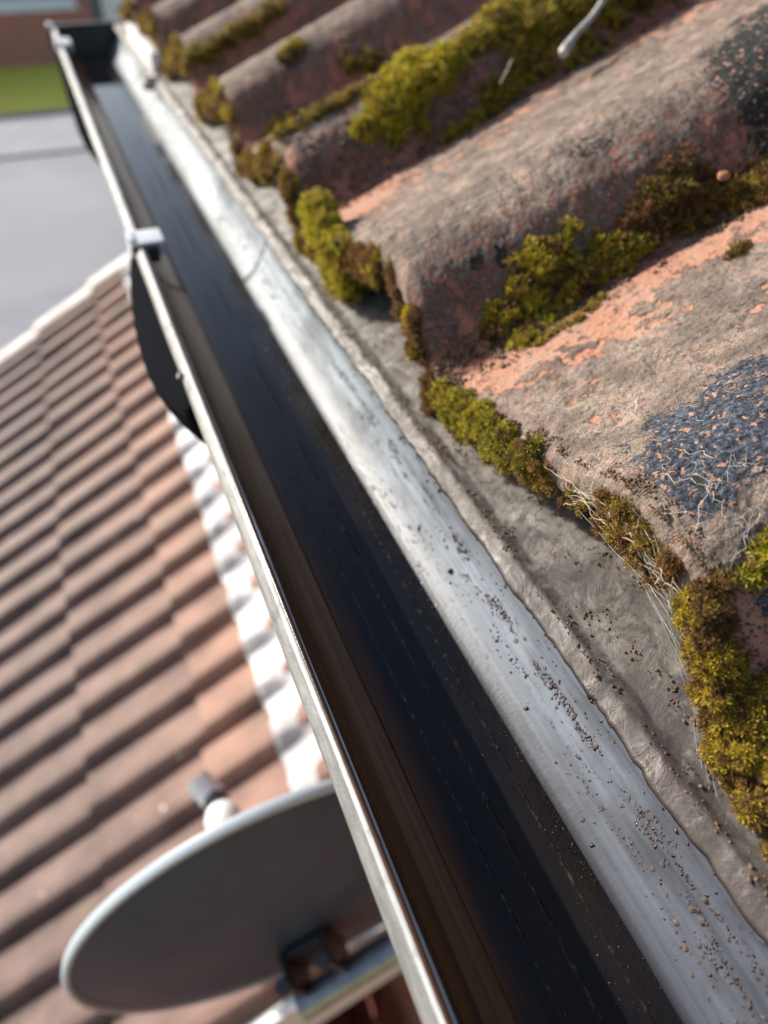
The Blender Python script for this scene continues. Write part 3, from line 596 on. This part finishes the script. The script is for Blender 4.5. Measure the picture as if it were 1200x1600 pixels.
def edge_moss(k, label, n, pal, rmin, rmax, dens, leaf, u0=0., u1=1., out=0.0, dropf=.6):
    bl = []
    rmin *= .85; rmax *= .8
    while len(bl) < n:
        u = rng.uniform(u0, u1); y = Tt[k] + u * (Tt[k + 1] - Tt[k])
        if fbm(np.array([[y * 30, k * 3.1, 0]]), 2)[0] < -.02 and rng.random() < .85: continue
        z = float(under(y)); r = rng.uniform(rmin, rmax); bl.append(((XE - .001 - out * rng.random() + rng.normal(0, .0015), y, z + TH * rng.uniform(-.35, .75) - r * dropf * rng.random()), (r * .75, r * 1.15, r)))
    return moss(label, bl, dens, leaf, pal, 'moss along the tile ends', 'moss_fringe')
edge_moss(2, 'hanging moss fringe at the bottom right corner', 170, 'brboyob', .0025, .0065, 1.1, .0014, .5, 1.0, .006)
edge_moss(3, 'moss and dry roots along the end of the nearest big tile', 210, 'rbrrobyb', .0012, .0034, 1.6, .0011)
moss('thick green moss where the two nearest tiles meet', [((XE + rng.uniform(-.003, .012), rng.uniform(.300, .365), 0), .0) for _ in range(0)] + [((XE + rng.uniform(-.003, .004), y, float(under(y)) + rng.uniform(.002, .018)), rng.uniform(.002, .0062)) for y in rng.uniform(.268, .352, 90)], 1.1, .0014, 'bboLyob', 'moss along the tile ends')
moss('lime and brown moss bunch left of the cobweb', [((XE + rng.uniform(-.003, .003), y, float(under(y)) + rng.uniform(.000, .016)), rng.uniform(.002, .005)) for y in rng.uniform(.245, .285, 44)], 1.1, .0015, 'bbLogb', 'moss along the tile ends')
moss('dense golden moss on the steep end by the orange clay', [((XE + rng.uniform(-.004, .007), y, float(under(y)) + rng.uniform(.000, .020)), rng.uniform(.0015, .0046)) for y in rng.uniform(.088, .135, 190)], 1.3, .0013, 'brboyyob', 'moss along the tile ends')
moss('brown and green moss mat spreading over the clay at the lower right edge', [on(x, y, rr_, rr_ * .8) for x, y, rr_ in zip(rng.uniform(.174, .215, 90), rng.uniform(.070, .104, 90), rng.uniform(.002, .0055, 90))], 1.1, .0015, 'rboybog', 'moss along the tile ends', 'moss_mat')
moss('bright green moss tuft at the right edge under the lichen patch', scatter([(.199, .131, .005), (.206, .132, .006), (.192, .128, .004), (.212, .130, .005)], k=2), .8, .0022, 'yLgo')
edge_moss(4, 'brown moss crust along the end of the second nearest tile', 170, 'brrboy', .0025, .0070, .6, .0015)
edge_moss(5, 'olive moss fringe under the tile with the bright cushion', 60, 'brboyb', .005, .010, .2, .0026)
edge_moss(6, 'moss fringe under the purple-flanked tile', 45, 'brboy', .005, .011, .14, .003)
edge_moss(7, 'blurred brown moss fringe under the far grey tile', 40, 'brboy', .005, .011, .1, .0034)
edge_moss(8, 'blurred moss fringe next to the white corner cap', 34, 'brboy', .005, .011, .08, .0036)
edge_moss(9, 'last blurred moss fringe at the far end of the eaves', 26, 'brboy', .005, .011, .08, .0036)

# crumbs of soil and dead moss in the valleys and on the tile ends
def crumbs(label, n, x0, x1, yc, sy, r0, r1):
    x = rng.uniform(x0, x1, n); y = rng.normal(yc, sy, n); k = fbm(np.stack([x * 45, y * 60, x * 0], -1), 3) > -.05; x, y = x[k], y[k]
    return lumps('valley_debris', np.stack([x, y, S(x, y) + .0007], 1), rng.uniform(r0, r1, len(x)) * rng.uniform(.4, 1, len(x)), M['soilcrumb'], label, 'debris', .7)
crumbs('brown crumbs of dead moss in the valley behind the nearest tile', 3600, .175, .42, .358, .010, .0004, .0020)
crumbs('dark crumbs in the valley beside the grey twig', 2200, .175, .50, .632, .014, .0006, .0028)
crumbs('blurred crumbs in the valley under the bright cushion', 900, .175, .36, .70, .018, .0008, .003)
crumbs('fine brown dirt along the end of the nearest tile', 2600, .1745, .183, .20, .075, .0002, .0009)
crumbs('dirt crumbs on the lower right tile end', 1600, .1745, .215, .092, .012, .0003, .0012)
# ------------------------------------------------------------------ dry roots, cobweb, twig, pebble
def wander(p, q, n=14, amp=.002, sag=0):
    p, q = np.array(p), np.array(q); t = np.linspace(0, 1, n); o = rng.uniform(0, 50)
    P = p + (q - p) * t[:, None]; w_ = np.sin(math.pi * t)[:, None]
    for ax in range(3): P[:, ax] += amp * (noise(np.stack([t * 3.2 + o, t * 0 + ax * 7, t * 0], -1)) * 1.6 + .5 * noise(np.stack([t * 9 + o, t * 0 + ax * 7, t * 0], -1))) * w_[:, 0]
    P[:, 2] -= sag * 4 * t * (1 - t); return P
def ep(y, dz=0, dx=0): return (XE - .0025 + dx, y, float(under(y)) + dz)
b = MB()
for _ in range(26):
    y = rng.uniform(.10, .20); b.tube(wander(ep(y, rng.uniform(-.006, .012)), ep(y + rng.uniform(.01, .035), rng.uniform(-.004, .016)), 14, .003), rng.uniform(.0001, .00028), 4)
for _ in range(14):
    x, y = rng.uniform(.178, .20), rng.uniform(.13, .215); q = (x + rng.uniform(-.012, .012), y + rng.uniform(-.02, .02))
    P = wander((x, y, 0), (*q, 0), 16, .003); P[:, 2] = S(P[:, 0], P[:, 1]) + .0012 + .0012 * rng.random(); b.tube(P, rng.uniform(.00008, .00018), 4)
tag(b.build('dry_roots', M['root'], smooth=True), 'dry straw coloured roots tangled along the nearest tile end', 'roots', kind='stuff')
b = MB()
for _ in range(16):
    y0 = rng.uniform(.10, .18); y1 = y0 + rng.uniform(.01, .07)
    b.tube(wander(ep(y0, rng.uniform(-.004, .008), -.001), ep(min(y1, .245), rng.uniform(-.006, .006), -.003 * rng.random()), 12, .0015, .002), rng.uniform(.00005, .00011), 3)
for _ in range(20):
    x, y = rng.uniform(.18, .225), rng.uniform(.13, .24); P = wander((x, y, 0), (x + rng.uniform(-.02, .02), y + rng.uniform(-.02, .02), 0), 18, .006); P[:, 2] = S(P[:, 0], P[:, 1]) + .0016; b.tube(P, rng.uniform(.00003, .00006), 3)
for y in (.088, .093, .098, .102): b.tube(wander(ep(y, -.003, -.006), ep(y + .022, .002, -.001), 10, .001, .002), .00009, 3)
tag(b.build('cobweb', M['web'], smooth=True), 'pale cobweb threads strung below the nearest tile end', 'cobweb')
b = MB(); b.tube(wander((.384, .588, .142), (.50, .655, .205), 16, .0022), [.0042, .0032, .0027] + [.0024] * 12 + [.0023], 10); b.tube([(.3835, .5875, .1415), (.380, .583, .140)], [.0047, .0030], 10)
tag(b.build('dead_twig', M['twig'], smooth=True), 'thin grey twig lying in the mossy roof valley', 'twig')
b = MB(); b.tube(wander((.336, .60, .120), (.345, .60, .136), 8, .002), .0006, 6); tag(b.build('dry_stalk', M['root'], smooth=True), 'short pale stalk standing left of the grey twig', 'stalk')
def bit(nm, p, r, lab, cat, mt):
    v = rng.normal(size=(1, 3)); import bmesh
    bm = bmesh.new(); bmesh.ops.create_icosphere(bm, subdivisions=3, radius=1)
    for q in bm.verts:
        c = np.array(q.co[:]); k = 1 + .3 * float(noise(c[None] * 1.3 + r * 999)[0]); q.co = Vector((p[0] + c[0] * r * k * 1.2, p[1] + c[1] * r * k, p[2] + c[2] * r * k * .7))
    me = bpy.data.meshes.new(nm); bm.to_mesh(me); bm.free(); me.materials.append(mt); me.polygons.foreach_set('use_smooth', [True] * len(me.polygons)); o = bpy.data.objects.new(nm, me); COL.objects.link(o); tag(o, lab, cat)
bit('moss_crumb', (.148, 1.30, -.004), .013, 'pale lump of debris below the white corner cap', 'debris', M['stone'])
bit('pebble', on_wall(np.array([R(138)]), np.array([.262]))[0], .0016, 'largest dark crumb alone on the pale gutter stripe', 'crumb', M['grit'])
bit('clay_chip', (.357, .362, .117), .0035, 'small orange clay chip sitting in the dry brown moss', 'clay chip', simple('clay_chip', (.34, .14, .07), .8))
bit('rust_spot', on_wall(np.array([R(100)]), np.array([.53]))[0], .0042, 'dull red leaf scrap on the dark gutter floor', 'debris', simple('red_scrap', (.12, .03, .02), .6))

# ------------------------------------------------------------------ lower roof
lr = empty('lean_to_roof', (0, .57, -1.9), 'brown ribbed tiled lean-to roof far below the gutter', 'roof')
SL = math.tan(R(30)); RP = .163; Y1 = 4.16; Y00 = .575
def prof2(y):
    u = ((y - 1.214) / RP) % 1.0
    return .037 * np.interp(u, [0, .06, .14, .26, .40, .55, .75, .92, 1], [0, .05, .55, 1, 1, .82, .45, .10, 0])
def lowz(x, y): return -1.445 + (x - .14) * SL + prof2(y) - .030
edges = [.36, -.03, -.36, -.69, -1.02, -1.35]
rr = np.random.default_rng(3)
for ci in range(len(edges) - 1):
    xa, xb = edges[ci + 1], edges[ci] + .03; ny = 900; nx = 14
    ys = np.linspace(Y00, Y1, ny); xs = np.linspace(xa, xb, nx); X, Yg = np.meshgrid(xs, ys)
    off = np.where((np.floor((Yg - 1.214) / (RP * 2)).astype(int) + ci) % 2 == 0, .0, .0)
    tid = np.floor((Yg - 1.214) / (RP * 2)).astype(int); jz = np.array([rr.normal(0, .003) for _ in range(60)])[tid + 20]; jx = np.array([rr.normal(0, .006) for _ in range(60)])[tid + 20]
    t = (xb - X) / (xb - xa); Z = lowz(X, Yg) + .022 * t + jz * t + .002 * fbm(np.stack([X * 9, Yg * 9, X * 0], -1), 3); Xj = X + jx * t
    topv = np.stack([Xj, Yg, Z], -1).reshape(-1, 3); botv = topv - [0, 0, .016]; n = len(topv)
    a = np.arange(ny - 1) * nx; e = np.arange(nx - 1)
    F = [grid_faces(nx, ny), grid_faces(nx, ny, n, True), np.stack([a, a + nx, a + nx + n, a + n], 1), np.stack([e + 1, e, e + n, e + 1 + n], 1)]
    fresh = (sst(-.5, .15, X) * .55 + (ci == 0) * .35) * (.75 + .3 * rr.random(60)[(np.floor((Yg - 1.214) / RP).astype(int)) % 60])
    o = mesh('tile_course', np.stack([topv, ], 0)[0] if False else np.concatenate([topv, botv]), F, M['lowtile'], lr, attrs={'fresh': np.concatenate([fresh.ravel()] * 2)}); o.data.set_sharp_from_angle(angle=R(50))
# flashing dressed over the tiles
ny, nx = 900, 16; ys = np.linspace(Y00, Y1 - .02, ny); xs = np.linspace(.142, .358, nx); X, Yg = np.meshgrid(xs, ys)
X = X + (X < .16) * (.016 * fbm(np.stack([Yg * 9, Yg * 0, Yg * 0], -1)) + .004 * np.sin(Yg * 2 * math.pi / RP))
Z = -1.445 + (X - .14) * SL - .030 + .020 + prof2(Yg) * (.95 - .75 * sst(.15, .24, X)) + .010 + .007 * fbm(np.stack([X * 20, Yg * 12, X * 0], -1), 3)
tv = np.stack([X, Yg, Z], -1).reshape(-1, 3); a = np.arange(ny - 1) * nx
o = mesh('flashing', np.concatenate([tv, tv - [0, 0, .003]]), [grid_faces(nx, ny), grid_faces(nx, ny, len(tv), True), np.stack([a, a + nx, a + nx + len(tv), a + len(tv)], 1)], M['lead'], lr)
b = MB(); b.box((.350, Y00, -1.33), (.358, Y1, -1.20), .002); b.build('upstand', M['lead'], lr)
# far verge: stepped pale caps, near verge: white board
b = MB()
for i in range(len(edges) - 1):
    xa, xb = edges[i + 1], edges[i] + .02
    Mx = Matrix.Translation((xa, Y1 - .005, float(-1.445 + (xa - .14) * SL + .004))) @ Matrix.Rotation(-R(30) + R(3.0), 4, 'Y')
    b.box((0, 0, -.05), ((xb - xa) / math.cos(R(30)), .085, .018), .006, Mx)
b.build('verge_cap', M['verge'], lr)
Mx = Matrix.Translation((.35, Y00 - .03, -1.445 + .21 * SL - .03)) @ Matrix.Rotation(R(180) - R(30), 4, 'Y')
b = MB(); b.box((0, 0, -.005), (2.0, .028, .16), .004, Mx); b.build('verge_board', M['white'], lr)
b = MB(); b.box((-1.37, Y00, -2.55), (-1.345, Y1, -2.38), .003); b.build('eaves_board', M['white'], lr)
b = MB(); b.box((-1.2, Y00 + .02, G), (.355, Y00 + .12, -2.6)); b.box((-1.2, Y1 - .12, G), (.355, Y1 - .02, -2.6)); b.box((-1.2, Y00 + .125, G), (-1.1, Y1 - .125, -2.6)); b.build('wall', M['brick'], lr)

# ------------------------------------------------------------------ satellite dish
Dc = Vector((.050, .401, -.700)); az, el = R(-1.6), R(5.7); Rd = .262
nrm = Vector((math.cos(el) * math.sin(az), math.cos(el) * math.cos(az), math.sin(el))); mm = nrm.cross(Vector((0, 0, 1))).normalized(); uu = mm.cross(nrm)
dish = empty('satellite_dish', tuple(Dc), 'dark grey satellite dish seen from behind over the lower roof', 'satellite dish')
def dp(a, r, d): return (Dc + mm * (r * math.cos(a)) + uu * (r * 1.08 * math.sin(a)) + nrm * d)[:]
nr, na = 14, 96; V = []; 
for s in (0, .0025):
    for i in range(nr + 1):
        r = Rd * i / nr; dpt = -.042 * (1 - (i / nr) ** 2)
        for k in range(na): V.append(dp(2 * math.pi * k / na, r, dpt + s))
F = []; nn_ = (nr + 1) * na
for s in (0, nn_):
    for i in range(nr):
        for k in range(na):
            f = (s + i * na + k, s + i * na + (k + 1) % na, s + (i + 1) * na + (k + 1) % na, s + (i + 1) * na + k); F.append(f if s else f[::-1])
b = MB(); b.add(V, F); b.build('reflector', M['dish'], dish, True)
# rolled rim
b = MB(); V = []; pr = [(.0, -.005), (.004, -.004), (.006, .000), (.005, .006), (.001, .008), (-.003, .006), (-.003, .000)]
for k in range(na):
    for (dr_, dd_) in pr: V.append(dp(2 * math.pi * k / na, Rd + dr_, dd_))
m = len(pr); F = [(k * m + j, k * m + (j + 1) % m, ((k + 1) % na) * m + (j + 1) % m, ((k + 1) % na) * m + j) for k in range(na) for j in range(m)]
b.add(V, F); b.build('rim', M['dishrim'], dish, True)
lnb = Vector((-.015, .55, -.725))
b = MB(); b.tube([Vector(dp(-math.pi / 2, Rd, .01)), lnb + Vector((.0, -.02, -.07))], .010, 8); b.build('feed_arm', M['steel'], dish, True)
b = MB(); b.tube([lnb + Vector((0, .022, 0)), lnb + Vector((0, .014, 0)), lnb, lnb + Vector((0, -.016, 0)), lnb + Vector((0, -.024, 0))], [.012, .020, .025, .023, .012], 20); l_ = b.build('receiver_head', M['white'], dish, True)
b = MB(); b.tube([lnb + Vector((-.006, .034, .0)), lnb + Vector((-.022, .062, .012))], [.019, .018], 14); b.build('receiver_body', M['clip'], l_, True)
b = MB(); b.tube([lnb + Vector((0, .016, 0)), lnb + Vector((-.010, .042, .004))], .017, 14); b.build('receiver_neck', M['darkmetal'], l_, True)
# mount: clamp, pole and wall plate
b = MB(); b.tube([(.02, .315, -.775), (.10, .315, -.735), (.34, .315, -.615)], .017, 14); b.build('pole', M['steel'], dish, True)
b = MB(); Mx = Matrix.Translation((.05, .335, -.728)) @ Matrix.Rotation(R(-25), 4, 'Y')
b.box((-.032, -.022, -.026), (-.024, .022, .034), .003, Mx); b.box((.022, -.022, -.026), (.030, .022, .034), .003, Mx); b.box((-.03, .012, -.03), (.03, .022, .03), .003, Mx)
for p in ((-.028, -.015, .036), (.026, -.015, .036)): b.tube([Mx @ Vector(p), Mx @ Vector((p[0], p[1] - .004, p[2] + .016))], .009, 8)
b.build('clamp', M['darkmetal'], dish, True)
b = MB(); b.box((.345, .26, -.74), (.3595, .37, -.54), .004); b.build('wall_plate', M['steel'], dish)
b = MB(); b.tube(wander((.352, .95, -1.3), (.352, 1.0, -4.8), 12, .01), .006, 8); tag(b.build('aerial_cable', M['cable'], smooth=True), 'black cable running down the red brick wall', 'cable')
